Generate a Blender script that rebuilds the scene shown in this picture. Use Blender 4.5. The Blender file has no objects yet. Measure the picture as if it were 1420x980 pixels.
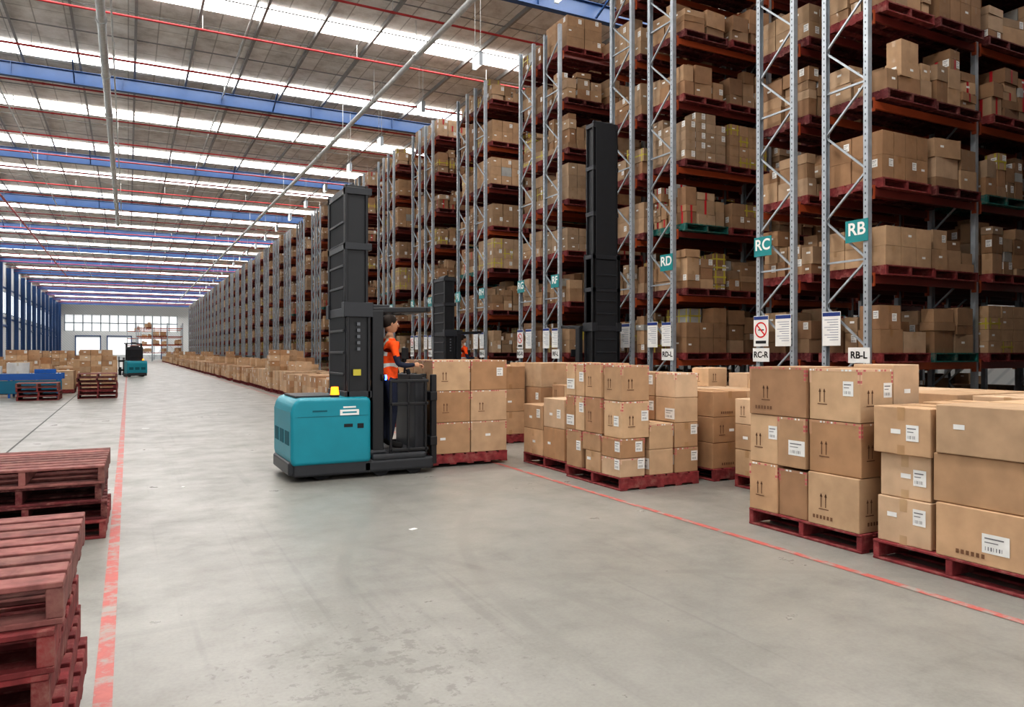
import bpy, math, random
from mathutils import Vector, Matrix
random.seed(7)
S = bpy.context.scene
COL = S.collection

# ------------------------------------------------------------------ materials
MATS = {}
def lin(r, g, b):
    f = lambda c: (c/255/12.92) if c/255 <= 0.04045 else ((c/255+0.055)/1.055)**2.4
    return (f(r), f(g), f(b), 1)

def base_mat(name):
    m = bpy.data.materials.new(name); m.use_nodes = True
    nt = m.node_tree; b = nt.nodes['Principled BSDF']
    MATS[name] = m
    return m, nt, b

def attr_mat(name, rough=0.8, metal=0.0, nscale=6.0, lo=0.85, hi=1.08, bump=0.0, wear=None):
    """colour comes from the 'Col' attribute, broken up by procedural noise"""
    m, nt, b = base_mat(name)
    at = nt.nodes.new('ShaderNodeAttribute'); at.attribute_name = 'Col'
    tc = nt.nodes.new('ShaderNodeTexCoord')
    nz = nt.nodes.new('ShaderNodeTexNoise'); nz.inputs['Scale'].default_value = nscale
    nz.inputs['Detail'].default_value = 5
    mr = nt.nodes.new('ShaderNodeMapRange')
    mr.inputs['From Min'].default_value = 0.3; mr.inputs['From Max'].default_value = 0.7
    mr.inputs['To Min'].default_value = lo; mr.inputs['To Max'].default_value = hi
    vm = nt.nodes.new('ShaderNodeVectorMath'); vm.operation = 'SCALE'
    L = nt.links
    L.new(tc.outputs['Object'], nz.inputs['Vector'])
    L.new(nz.outputs['Fac'], mr.inputs['Value'])
    L.new(at.outputs['Color'], vm.inputs[0]); L.new(mr.outputs['Result'], vm.inputs['Scale'])
    out = vm.outputs['Vector']
    if wear:
        n2 = nt.nodes.new('ShaderNodeTexNoise'); n2.inputs['Scale'].default_value = 7; n2.inputs['Detail'].default_value = 9; n2.inputs['Roughness'].default_value=.75
        L.new(tc.outputs['Object'], n2.inputs['Vector'])
        cr = nt.nodes.new('ShaderNodeValToRGB'); cr.color_ramp.elements[0].position=.50; cr.color_ramp.elements[1].position=.66
        cr.color_ramp.elements[1].color=(.75,.75,.75,1)
        L.new(n2.outputs['Fac'], cr.inputs['Fac'])
        mx = nt.nodes.new('ShaderNodeMix'); mx.data_type='RGBA'; mx.inputs[7].default_value=wear
        L.new(cr.outputs['Color'], mx.inputs[0]); L.new(out, mx.inputs[6]); out = mx.outputs[2]
    L.new(out, b.inputs['Base Color'])
    b.inputs['Roughness'].default_value = rough; b.inputs['Metallic'].default_value = metal
    if bump:
        bp = nt.nodes.new('ShaderNodeBump'); bp.inputs['Strength'].default_value = bump
        bp.inputs['Distance'].default_value = 0.01
        L.new(nz.outputs['Fac'], bp.inputs['Height']); L.new(bp.outputs['Normal'], b.inputs['Normal'])
    return m

attr_mat('cardboard', 0.82, 0, 5, 0.84, 1.06)
attr_mat('painted_wood', 0.78, 0, 14, 0.6, 1.2, 0.3, wear=lin(140,104,94))
attr_mat('steel', 0.42, 0.35, 8, 0.85, 1.08)
attr_mat('paint', 0.4, 0, 4, 0.93, 1.04)
attr_mat('matte', 0.75, 0, 6, 0.9, 1.05)
attr_mat('tape', 0.3, 0, 9, 0.9, 1.05)
attr_mat('cloth', 0.9, 0, 25, 0.8, 1.1)
attr_mat('skin', 0.55, 0, 12, 0.93, 1.05)
def emis(name, col, st):
    m, nt, b = base_mat(name)
    b.inputs['Base Color'].default_value = col
    b.inputs['Emission Color'].default_value = col; b.inputs['Emission Strength'].default_value = st
    return m
emis('skylight_panel', (1.0, 0.98, 0.95, 1), 7.4)
emis('beacon_amber', (1.0, 0.22, 0.01, 1), 3.2)
emis('lamp_blue', (0.05, 0.15, 1.0, 1), 8)
emis('lamp_white', (0.95, 1.0, 0.97, 1), 1.0)
emis('far_wall_glow', (0.97, 0.99, 1, 1), .45)  # invented glow that makes the far end look overexposed

# ------------------------------------------------------------------ mesh builder
class MB:
    def __init__(s): s.v=[]; s.f=[]; s.m=[]; s.c=[]
    def quad(s, pts, mat, col):
        n=len(s.v); s.v += [tuple(p) for p in pts]; s.f.append(tuple(range(n, n+len(pts)))); s.m.append(mat); s.c.append(col)
    def hexa(s, P, mat, col):
        n=len(s.v); s.v += [tuple(p) for p in P]
        for q in ((0,3,2,1),(4,5,6,7),(0,1,5,4),(1,2,6,5),(2,3,7,6),(3,0,4,7)):
            s.f.append(tuple(n+i for i in q)); s.m.append(mat); s.c.append(col)
    def box(s, x0,x1,y0,y1,z0,z1, mat, col, rz=0.0):
        cx,cy=(x0+x1)/2,(y0+y1)/2; hx,hy=(x1-x0)/2,(y1-y0)/2
        c,sn=math.cos(rz),math.sin(rz)
        P=[]
        for z in (z0,z1):
            for a,b in ((-hx,-hy),(hx,-hy),(hx,hy),(-hx,hy)):
                P.append((cx+a*c-b*sn, cy+a*sn+b*c, z))
        s.hexa(P, mat, col)
    def bar(s, p0, p1, w, h, mat, col):
        p0=Vector(p0); p1=Vector(p1); d=(p1-p0).normalized()
        up=Vector((0,0,1)) if abs(d.z)<0.95 else Vector((1,0,0))
        a=d.cross(up).normalized(); b=a.cross(d).normalized()
        P=[]
        for p in (p0,p1):
            for i,j in ((-1,-1),(1,-1),(1,1),(-1,1)):
                P.append(p+a*(i*w/2)+b*(j*h/2))
        s.hexa(P, mat, col)
    def cyl(s, p0, p1, r, mat, col, n=12, r1=None):
        if r1 is None: r1=r
        p0=Vector(p0); p1=Vector(p1); d=(p1-p0).normalized()
        up=Vector((0,0,1)) if abs(d.z)<0.95 else Vector((1,0,0))
        a=d.cross(up).normalized(); b=d.cross(a).normalized()
        k=len(s.v)
        for p,rr in ((p0,r),(p1,r1)):
            for i in range(n):
                t=2*math.pi*i/n; s.v.append(tuple(p+a*(math.cos(t)*rr)+b*(math.sin(t)*rr)))
        for i in range(n):
            j=(i+1)%n; s.f.append((k+i,k+j,k+n+j,k+n+i)); s.m.append(mat); s.c.append(col)
        s.f.append(tuple(k+i for i in reversed(range(n)))); s.m.append(mat); s.c.append(col)
        s.f.append(tuple(k+n+i for i in range(n))); s.m.append(mat); s.c.append(col)
    def sphere(s, c, r, mat, col, nu=14, nv=9):
        k=len(s.v)
        for j in range(nv+1):
            ph=math.pi*j/nv
            for i in range(nu):
                t=2*math.pi*i/nu
                s.v.append((c[0]+r[0]*math.sin(ph)*math.cos(t), c[1]+r[1]*math.sin(ph)*math.sin(t), c[2]+r[2]*math.cos(ph)))
        for j in range(nv):
            for i in range(nu):
                i2=(i+1)%nu
                s.f.append((k+j*nu+i,k+(j+1)*nu+i,k+(j+1)*nu+i2,k+j*nu+i2)); s.m.append(mat); s.c.append(col)
    def mesh(s, name):
        me=bpy.data.meshes.new(name); me.from_pydata(s.v,[],s.f)
        names=[]
        for m in s.m:
            if m not in names: names.append(m)
        for m in names: me.materials.append(MATS[m])
        idx={m:i for i,m in enumerate(names)}
        me.polygons.foreach_set('material_index',[idx[m] for m in s.m])
        ca=me.color_attributes.new('Col','FLOAT_COLOR','CORNER')
        arr=[]
        for f,c in zip(s.f,s.c):
            for _ in f: arr += [c[0],c[1],c[2],1.0]
        ca.data.foreach_set('color',arr)
        me.update()
        return me
    def build(s, name, parent=None, bevel=0, seg=2, loc=None, smooth=False):
        me=s.mesh(name); o=bpy.data.objects.new(name,me); COL.objects.link(o)
        if parent: o.parent=parent
        if loc: o.location=loc
        if bevel:
            b=o.modifiers.new('bevel','BEVEL'); b.width=bevel; b.segments=seg; b.limit_method='ANGLE'
        if smooth:
            for p in me.polygons: p.use_smooth=True
        return o

def empty(name, loc=(0,0,0), rz=0):
    e=bpy.data.objects.new(name,None); COL.objects.link(e); e.location=loc; e.rotation_euler=(0,0,rz)
    e.empty_display_size=0.2
    return e

# ------------------------------------------------------------------ colours
RED=lin(130,50,52); REDD=lin(102,38,42); TEALP=lin(24,104,98)
GALV=lin(172,180,188); ORANGE=lin(168,82,48); BEAMR=lin(112,46,40); BLK=lin(30,31,35); BLK2=lin(46,48,53)
TEAL=lin(18,138,156); BLUE=lin(42,76,124); WHITE=lin(236,236,234); YEL=lin(192,180,66); TRED=lin(196,100,104); TREDS=lin(186,44,54)
CARD=[lin(200,165,131),lin(190,154,120),lin(205,172,138),lin(182,143,108),lin(196,165,134),lin(174,136,104),lin(208,178,148)]
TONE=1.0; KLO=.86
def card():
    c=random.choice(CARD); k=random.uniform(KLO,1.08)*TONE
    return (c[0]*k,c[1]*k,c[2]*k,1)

# ------------------------------------------------------------------ pallets & cartons
def pallet(mb, x, y, z, lx=1.165, ly=1.165, along='X', col=RED, nb=7, h=0.15, wear=0.12, fill=.84):
    """stringers run along `along`, deck boards run across it. (x,y) = min corner"""
    def vc():
        k=random.uniform(1-wear,1+wear); return (col[0]*k,col[1]*k,col[2]*k,1)
    t=0.02
    def B(a0,a1,b0,b1,z0,z1):
        if along=='X': mb.box(x+a0,x+a1,y+b0,y+b1,z0,z1,'painted_wood',vc())
        else: mb.box(x+b0,x+b1,y+a0,y+a1,z0,z1,'painted_wood',vc())
    L,W=(lx,ly) if along=='X' else (ly,lx)
    for i in range(3):
        b=[0,W/2-0.025,W-0.05][i]
        B(0.003,L-0.003,b,b+0.05,z+t,z+h-t)
    bw=L/nb*fill
    for i in range(nb):
        a=i*(L-bw)/(nb-1); B(a,a+bw,0,W,z+h-t,z+h)
    n2=3 if nb<7 else 5
    for i in range(n2):
        a=i*(L-0.1)/(n2-1); B(a,a+0.1,0,W,z,z+t)

def face_pt(bx, face, u, v, off=0.002):
    x0,x1,y0,y1,z0,z1,rz=bx
    cx,cy=(x0+x1)/2,(y0+y1)/2; hx,hy=(x1-x0)/2,(y1-y0)/2
    if face=='-X': p=(-hx-off, hy-2*hy*u, z0+(z1-z0)*v)
    elif face=='-Y': p=(-hx+2*hx*u, -hy-off, z0+(z1-z0)*v)
    elif face=='+X': p=(hx+off, -hy+2*hy*u, z0+(z1-z0)*v)
    elif face=='+Y': p=(hx-2*hx*u, hy+off, z0+(z1-z0)*v)
    else: p=(-hx+2*hx*u, -hy+2*hy*v, z1+off)
    c,s=math.cos(rz),math.sin(rz)
    return (cx+p[0]*c-p[1]*s, cy+p[0]*s+p[1]*c, p[2])
def decal(mb,bx,face,u0,u1,v0,v1,mat,col,off=0.002):
    mb.quad([face_pt(bx,face,u0,v0,off),face_pt(bx,face,u1,v0,off),face_pt(bx,face,u1,v1,off),face_pt(bx,face,u0,v1,off)],mat,col)
def dims(bx,face):
    w=(bx[3]-bx[2]) if face in('-X','+X') else (bx[1]-bx[0])
    h=(bx[5]-bx[4]) if face!='Z' else (bx[3]-bx[2])
    return w,h
def label(mb,bx,face,u,v,w,h,col=WHITE,text=True):
    W,H=dims(bx,face); du=w/W; dv=h/H
    u=min(u,0.98-du); v=min(v,0.97-dv)
    decal(mb,bx,face,u,u+du,v,v+dv,'tape',col,0.003)
    if text:
        g=lin(120,120,124)
        decal(mb,bx,face,u+du*.1,u+du*.8,v+dv*.74,v+dv*.81,'matte',g,0.004)
        decal(mb,bx,face,u+du*.1,u+du*.6,v+dv*.54,v+dv*.59,'matte',g,0.004)
        for i in range(7):
            a=u+du*(.12+.1*i); decal(mb,bx,face,a,a+du*(.02+.015*(i%3)),v+dv*.14,v+dv*.34,'matte',g,0.004)
def arrows(mb,bx,face,u,v,hh=0.11):
    W,H=dims(bx,face); c=lin(112,80,58)
    for k in (0,1):
        a=u+k*0.045/W
        decal(mb,bx,face,a,a+0.009/W,v,v+hh/H,'matte',c,0.003)
        mb.quad([face_pt(bx,face,a-0.009/W,v+hh*.78/H,.003),face_pt(bx,face,a+0.018/W,v+hh*.78/H,.003),face_pt(bx,face,a+0.0045/W,v+hh*1.05/H,.003)],'matte',c)
    decal(mb,bx,face,u-0.02/W,u+0.08/W,v-0.02/H,v-0.012/H,'matte',c,0.003)
def strap(mb,bx,col,faces=('-X','-Y','Z'),w=0.03,both=True):
    for f in faces:
        W,H=dims(bx,f)
        for p in ((0.5,) if not both else (0.16,0.84)):
            decal(mb,bx,f,p-w/2/W,p+w/2/W,0,1,'tape',col,0.0025)
        if both or f=='Z':
            decal(mb,bx,f,0,1,.5-w/2/H,.5+w/2/H,'tape',col,0.0035)
def carton(mb,x0,x1,y0,y1,z0,z1,rz=0,kind='',col=None,faces=('-X','-Y')):
    bx=(x0,x1,y0,y1,z0,z1,rz)
    cc=col or card()
    mb.box(x0,x1,y0,y1,z0,z1,'cardboard',cc,rz)
    tp=(cc[0]*.86,cc[1]*.82,cc[2]*.72,1)
    if 't' in kind:
        for f in faces:
            W,H=dims(bx,f); decal(mb,bx,f,.5-.03/W,.5+.03/W,.72,1,'tape',tp,.0015)
            decal(mb,bx,f,.5-.03/W,.5+.03/W,0,.2,'tape',tp,.0015)
        W,H=dims(bx,'Z'); decal(mb,bx,'Z',.5-.03/W,.5+.03/W,0,1,'tape',tp,.0015)
    if 'y' in kind: strap(mb,bx,YEL)
    if 'r' in kind: # printed seam tape: irregular red dashes on clear tape
        lt=(cc[0]*1.15,cc[1]*1.15,cc[2]*1.25,1)
        for f in faces:
            W,H=dims(bx,f); n=max(3,int(W/0.035))
            decal(mb,bx,f,0,1,1-.020/H,1,'tape',lt,.0015)
            for i in range(n):
                if random.random()<.6:
                    decal(mb,bx,f,i/n,(i+random.uniform(.3,.8))/n,1-.018/H,1-.003/H,'tape',TRED if random.random()<.65 else WHITE,.0022)
            for side in (0,1):
                u0=side*(1-.022/W); decal(mb,bx,f,u0,u0+.022/W,.72,1,'tape',lt,.0016)
                for q in range(3):
                    if random.random()<.6: decal(mb,bx,f,u0,u0+.02/W,.74+q*.08,.79+q*.08,'tape',TRED,.0024)
        decal(mb,bx,'Z',.47,.53,0,1,'tape',lt,.0015)
    if 'R' in kind: strap(mb,bx,TREDS,w=0.05,both=False)
    if 'l' in kind:
        for f in faces: label(mb,bx,f,random.uniform(.55,.75),random.uniform(.3,.55),.10,.12)
    if 'L' in kind: label(mb,bx,faces[0],random.uniform(.4,.6),random.uniform(.1,.3),.18,.13)
    if 's' in kind:
        for f in faces: label(mb,bx,f,random.uniform(.1,.5),random.uniform(.4,.6),.08,.035,WHITE,False)
    if 'a' in kind:
        for f in faces: arrows(mb,bx,f,random.uniform(.18,.3),.35)
    if 'p' in kind:
        for f in faces:
            W,H=dims(bx,f); c=lin(120,86,62); u=random.uniform(.08,.3)
            for i in range(6): decal(mb,bx,f,u+i*.035/W,u+(i*.035+.022)/W,.12,.12+.03/H,'matte',c,.003)
    decal(mb,bx,'Z',.498,.502,0,1,'matte',(cc[0]*.4,cc[1]*.4,cc[2]*.4,1),.001)

def rstack(mb,x,y,z,w,d,hmax,style=None,faces=('-X','-Y')):
    """irregular load of cartons on a pallet footprint (x..x+w, y..y+d)"""
    st=style if style is not None else random.choice(['','y','y','','t','s','','R','','l'] )
    bh=random.uniform(.18,.38); tgt=hmax*random.uniform(.74,1.0)
    uniform=random.random()<.30
    nx=random.choice([2,3,3,4]); base=card(); bny=random.choice([2,3,3,4])
    # uneven column widths so the cartons differ in size across one load
    cuts=[0]+[ (i+ (0 if uniform else random.uniform(-.22,.22)))/nx for i in range(1,nx)]+[1]
    for i in range(nx):
        ny=bny if uniform else random.choice([2,3,3,4])
        cy=[0]+[ (j+(0 if uniform else random.uniform(-.22,.22)))/ny for j in range(1,ny)]+[1]
        for j in range(ny):
            zz=z; t=tgt*(random.uniform(.88,1.0) if uniform else random.uniform(.62,1.04))
            while True:
                h=bh if uniform else random.uniform(.12,.38)
                if zz-z+h>t+0.04: break
                k=random.uniform(.9,1.08); c=(base[0]*k,base[1]*k,base[2]*k,1) if uniform else card()
                if random.random()<.02: c=(.5*TONE,.5*TONE,.48*TONE,1)
                g=0.008 if uniform else random.uniform(.006,.035)
                kd=''
                if st=='y' and random.random()<.35: kd+='y'
                if st=='R' and random.random()<.3: kd+='R'
                r=random.random()
                if r<.22: kd+='l'
                elif r<.5: kd+='s'
                if random.random()<.45: kd+='t'
                carton(mb,x+w*cuts[i]+g,x+w*cuts[i+1]-g,y+d*cy[j]+g,y+d*cy[j+1]-g,zz,zz+h-.004,random.uniform(-.02,.02) if uniform else random.uniform(-.10,.10),kd,c,faces)
                zz+=h

# ------------------------------------------------------------------ floor
m,nt,b=base_mat('concrete'); L=nt.links
tc=nt.nodes.new('ShaderNodeTexCoord')
def noise(scale,detail=6,rough=.6,vec=None,stretch=None):
    n=nt.nodes.new('ShaderNodeTexNoise'); n.inputs['Scale'].default_value=scale; n.inputs['Detail'].default_value=detail
    n.inputs['Roughness'].default_value=rough
    src=vec or tc.outputs['Object']
    if stretch:
        mp=nt.nodes.new('ShaderNodeMapping'); mp.inputs['Scale'].default_value=stretch[:3]
        if len(stretch)>3: mp.inputs['Rotation'].default_value=(0,0,stretch[3])
        L.new(src,mp.inputs['Vector']); src=mp.outputs['Vector']
    L.new(src,n.inputs['Vector']); return n
def ramp(src,stops):
    r=nt.nodes.new('ShaderNodeValToRGB'); cr=r.color_ramp
    cr.elements[0].position=stops[0][0]; cr.elements[0].color=stops[0][1]
    cr.elements[1].position=stops[-1][0]; cr.elements[1].color=stops[-1][1]
    for p,c in stops[1:-1]:
        e=cr.elements.new(p); e.color=c
    L.new(src,r.inputs['Fac']); return r
def mix(fac,a,bc,mode='MIX'):
    x=nt.nodes.new('ShaderNodeMix'); x.data_type='RGBA'; x.blend_type=mode
    if isinstance(fac,float): x.inputs[0].default_value=fac
    else: L.new(fac,x.inputs[0])
    for s,i in ((a,6),(bc,7)):
        if isinstance(s,tuple): x.inputs[i].default_value=s
        else: L.new(s,x.inputs[i])
    return x.outputs[2]
def math_(op,a,b_=None):
    x=nt.nodes.new('ShaderNodeMath'); x.operation=op
    for i,s in enumerate((a,b_)):
        if s is None: continue
        if isinstance(s,(int,float)): x.inputs[i].default_value=s
        else: L.new(s,x.inputs[i])
    return x.outputs[0]
n1=noise(.35,5,.6); n2=noise(1.6,8,.65); n3=noise(45,3,.6); n4=noise(9,9,.75); n5=noise(3.2,6,.7)
r1=ramp(n1.outputs['Fac'],[(.3,lin(137,136,131)),(.55,lin(150,149,144)),(.75,lin(162,161,157))])
r2=ramp(n2.outputs['Fac'],[(.3,(.76,.76,.75,1)),(.48,(.94,.94,.94,1)),(.65,(1.05,1.05,1.05,1))])
c1=mix(1.0,r1.outputs['Color'],r2.outputs['Color'],'MULTIPLY')
r3=ramp(n3.outputs['Fac'],[(.35,(.86,.86,.86,1)),(.6,(1,1,1,1))])
c2=mix(.6,c1,r3.outputs['Color'],'MULTIPLY')
for st,th,dk in (((5,.25,1),.60,.88),((.5,6,1,.5),.66,.90),((9,.15,1,.03),.62,.88)):
    ns=noise(1.3,4,.55,None,st)
    rs=ramp(ns.outputs['Fac'],[(th,(1,1,1,1)),(th+.10,(dk,dk,dk,1))])
    c2=mix(1.0,c2,rs.outputs['Color'],'MULTIPLY')
# faint curved tyre tracks left by turning trucks
for (cx,cy,rad,wd) in ((6.5,14.5,4.6,.07),(6.5,14.5,5.55,.07),(-2.5,3.0,5.2,.06),(8.5,3.5,6.4,.07),(8.5,3.5,7.35,.07),(6.2,19,4.6,.08),(1.0,-1.5,6.3,.06)):
    v=nt.nodes.new('ShaderNodeVectorMath'); v.operation='DISTANCE'; L.new(tc.outputs['Object'],v.inputs[0]); v.inputs[1].default_value=(cx,cy,0)
    d=math_('ABSOLUTE',math_('SUBTRACT',v.outputs['Value'],rad))
    band=nt.nodes.new('ShaderNodeMapRange'); L.new(d,band.inputs['Value']); band.inputs['From Min'].default_value=wd*.5; band.inputs['From Max'].default_value=wd; band.inputs['To Min'].default_value=1; band.inputs['To Max'].default_value=0
    nm=nt.nodes.new('ShaderNodeMapRange'); L.new(n5.outputs['Fac'],nm.inputs['Value']); nm.inputs['From Min'].default_value=.42; nm.inputs['From Max'].default_value=.68; nm.inputs['To Max'].default_value=.28
    c2=mix(math_('MULTIPLY',band.outputs['Result'],nm.outputs['Result']),c2,lin(84,83,80))
vd=nt.nodes.new('ShaderNodeVectorMath'); vd.operation='DISTANCE'; L.new(tc.outputs['Object'],vd.inputs[0]); vd.inputs[1].default_value=(1.15,3.7,0)
mr=nt.nodes.new('ShaderNodeMapRange'); L.new(vd.outputs['Value'],mr.inputs['Value']); mr.inputs['From Min'].default_value=.1; mr.inputs['From Max'].default_value=1.5
mr.inputs['To Min'].default_value=.09; mr.inputs['To Max'].default_value=-.06
ad=math_('ADD',n4.outputs['Fac'],mr.outputs['Result'])
r4=ramp(ad,[(.60,(0,0,0,1)),(.63,(1,1,1,1))])
c3=mix(math_('MULTIPLY',r4.outputs['Color'],.5),c2,lin(104,102,97))
L.new(c3,b.inputs['Base Color'])
rr=ramp(n2.outputs['Fac'],[(.3,(.45,.45,.45,1)),(.7,(.26,.26,.26,1))]); L.new(rr.outputs['Color'],b.inputs['Roughness'])
b.inputs['Specular IOR Level'].default_value=.55

XL,XR,YB,YF,HR=-13.0,27.0,-14.0,185.0,12.4
def plane(name,pts,mat,col=(.8,.8,.8,1)):
    mb=MB(); mb.quad(pts,mat,col); return mb.build(name)
plane('floor',[(XL,YB,0),(XR,YB,0),(XR,YF,0),(XL,YF,0)],'concrete')

m,nt,b=base_mat('line_paint'); L=nt.links; tc=nt.nodes.new('ShaderNodeTexCoord')
n=noise(6,9,.7); r=ramp(n.outputs['Fac'],[(.36,lin(190,104,98)),(.48,lin(180,96,92)),(.55,lin(170,132,126)),(.62,lin(156,150,145))]); L.new(r.outputs['Color'],b.inputs['Base Color']); b.inputs['Roughness'].default_value=.5
mb=MB(); mb.quad([(-.145,-8,.003),(-.065,-8,.003),(-.065,150,.003),(-.145,150,.003)],'line_paint',RED); mb.build('floor_marking_line')
mb=MB(); mb.quad([(4.67,-8,.003),(4.74,-8,.003),(4.74,150,.003),(4.67,150,.003)],'line_paint',RED); mb.build('floor_marking_line')
mb=MB(); mb.quad([(-1.735,11,.002),(-1.70,11,.002),(-1.70,90,.002),(-1.735,90,.002)],'matte',lin(90,90,88)); mb.build('floor_joint')
for (x,y,s,a) in ((2.25,6.35,.07,.4),(.25,17.3,.14,.2),(.55,9.6,.05,1),(2.9,12.5,.06,.3)):
    mb=MB(); mb.box(x,x+s,y,y+s*.6,.001,.004,'matte',WHITE,a); mb.build('paper_scrap')

# ------------------------------------------------------------------ walls
m,nt,b=base_mat('wall_cladding'); L=nt.links; tc=nt.nodes.new('ShaderNodeTexCoord')
w=nt.nodes.new('ShaderNodeTexWave'); w.inputs['Scale'].default_value=1.2; w.bands_direction='DIAGONAL'; L.new(tc.outputs['Object'],w.inputs['Vector'])
r=ramp(w.outputs['Fac'],[(.0,lin(204,208,210)),(.3,lin(226,228,228))]); L.new(r.outputs['Color'],b.inputs['Base Color']); b.inputs['Roughness'].default_value=.6
plane('wall_left',[(XL,YB,0),(XL,YF,0),(XL,YF,HR),(XL,YB,HR)],'wall_cladding')
plane('wall_right',[(XR,YB,0),(XR,YB,HR),(XR,YF,HR),(XR,YF,0)],'wall_cladding')
plane('wall_far',[(XL,YF,0),(XR,YF,0),(XR,YF,HR),(XL,YF,HR)],'wall_cladding')
def roller(name,x,y,w,h,axis,lit=False):
    mb=MB(); n=int(h/.25)
    for i in range(n):
        z0=.02+i*.25; mt='far_wall_glow' if lit and 3<i<n-1 else 'paint'  # when lit, upper slats glow to brighten the far doors
        if axis=='Y': mb.box(x,x+w,y-.08,y-.04,z0,z0+.23,mt,lin(232,236,238))
        else: mb.box(x+.04,x+.08,y,y+w,z0,z0+.23,mt,lin(232,236,238))
    if axis=='Y':
        mb.box(x-.2,x,y-.2,y-.01,0,h+.2,'paint',BLUE); mb.box(x+w,x+w+.2,y-.2,y-.01,0,h+.2,'paint',BLUE); mb.box(x-.2,x+w+.2,y-.2,y-.01,h,h+.2,'paint',BLUE)
    else:
        mb.box(x+.01,x+.2,y-.2,y,0,h+.2,'paint',BLUE); mb.box(x+.01,x+.2,y+w,y+w+.2,0,h+.2,'paint',BLUE); mb.box(x+.01,x+.2,y-.2,y+w+.2,h,h+.2,'paint',BLUE)
    mb.build(name)
roller('door_1',-10,YF,4.5,5,'Y',True); roller('door_2',-4,YF,4.5,5,'Y',True); roller('door_3',2,YF,4.5,5,'Y',True)
mb=MB(); mb.box(XL+.8,10,YF-.06,YF-.02,6.2,9.6,'far_wall_glow',WHITE)  # made-up glowing strip with mullions, added to brighten the far wall
for i in range(14): mb.box(XL+.8+i*1.69,XL+1.0+i*1.69,YF-.12,YF-.06,6.1,9.7,'paint',lin(150,160,170))
mb.box(XL+.8,10,YF-.12,YF-.06,7.8,8.0,'paint',lin(150,160,170))
mb.build('window_90')
k=4
yy=20
while yy<180:
    roller('door_%d'%k,XL,yy+1.5,3.6,4.6,'X'); k+=1; yy+=13.5
k=1; yy=18.9
while yy<175:
    mb=MB(); mb.box(XL+.02,XL+.06,yy+.6,yy+6.1,6.2,8.6,'lamp_white',WHITE)
    for i in range(5): mb.box(XL+.02,XL+.12,yy+.55+i*1.38,yy+.65+i*1.38,6.1,8.7,'paint',BLUE)
    mb.build('window_%d'%k); k+=1; yy+=6.75

# ------------------------------------------------------------------ roof
m,nt,b=base_mat('roof_insulation'); L=nt.links; tc=nt.nodes.new('ShaderNodeTexCoord')
n=noise(1.3,8,.7); r=ramp(n.outputs['Fac'],[(.3,lin(190,184,176)),(.5,lin(230,227,222)),(.7,lin(250,249,247))])
bk=nt.nodes.new('ShaderNodeTexBrick'); L.new(tc.outputs['Object'],bk.inputs['Vector']); bk.inputs['Scale'].default_value=1
bk.inputs['Color1'].default_value=(1,1,1,1); bk.inputs['Color2'].default_value=(.84,.84,.84,1); bk.inputs['Mortar'].default_value=(.5,.49,.48,1)
bk.inputs['Mortar Size'].default_value=.02; bk.inputs['Brick Width'].default_value=.9; bk.inputs['Row Height'].default_value=1.2; bk.offset=0
c=mix(.9,r.outputs['Color'],bk.outputs['Color'],'MULTIPLY'); L.new(c,b.inputs['Base Color']); b.inputs['Roughness'].default_value=.55; b.inputs['Metallic'].default_value=.1
plane('ceiling',[(XL,YB,HR),(XL,YF,HR),(XR,YF,HR),(XR,YB,HR)],'roof_insulation')
k=1; y=24.6-6.75*5
while y<YF-2:
    mb=MB(); mb.box(XL+.5,XR-.5,y-.55,y+.55,HR-.06,HR-.02,'skylight_panel',WHITE)
    mb.build('window_skylight_%d'%k); k+=1; y+=6.75
mb=MB(); x=XL+.6
while x<XR:
    mb.box(x-.02,x+.02,YB,YF,HR-.20,HR-.07,'steel',lin(150,150,150)); mb.box(x-.02,x+.06,YB,YF,HR-.21,HR-.20,'steel',lin(150,150,150)); x+=1.8
mb.build('roof_purlins')
mb=MB(); y=YB+2
while y<YF:
    mb.box(XL,XR,y-.015,y+.015,HR-.15,HR-.12,'steel',lin(150,150,150)); y+=2.25
mb.build('purlin_bridging')
def rafter(y):
    e=empty('roof_rafter',(0,y,0)); mb=MB()
    z0,z1=HR-.72,HR-.26
    mb.box(XL,XR,-.02,.02,z0,z1,'paint',BLUE); mb.box(XL,XR,-.11,.11,z0-.025,z0,'paint',BLUE); mb.box(XL,XR,-.11,.11,z1,z1+.025,'paint',BLUE)
    x=XL+2
    while x<XR: mb.box(x-.01,x+.01,-.10,.10,z0,z1,'paint',BLUE); x+=3.6
    mb.build('girder',e)
    mb=MB()
    for s in (-1,1):
        for xx in (-9,-1.8,5.4,12.6,19.8): mb.bar((xx,0,z0+.02),(xx,s*1.2,HR-.22),.05,.05,'paint',BLUE)
    mb.build('fly_braces',e)
y=18.9-27
while y<YF: rafter(y); y+=13.5
y=18.9-27
while y<YF-1:
    for (x0,s) in ((XL+.05,1),(XR-.05,-1)):
        mb=MB()
        mb.box(min(x0,x0+s*.45),max(x0,x0+s*.45),y-.02,y+.02,0,HR-.75,'paint',BLUE)
        mb.box(min(x0+s*.43,x0+s*.47),max(x0+s*.43,x0+s*.47),y-.15,y+.15,0,HR-.78,'paint',BLUE)
        mb.box(min(x0,x0+s*.04),max(x0,x0+s*.04),y-.15,y+.15,0,HR-.75,'paint',BLUE)
        mb.build('steel_column')
    y+=6.75
k=1
for z in (5.6,9.2):
    mb=MB(); mb.box(XL+.01,XL+.05,YB,YF,z-.1,z+.1,'paint',BLUE); mb.build('trim_%d'%k); k+=1
PG=lin(200,203,202); SPR=lin(176,52,56)
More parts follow.
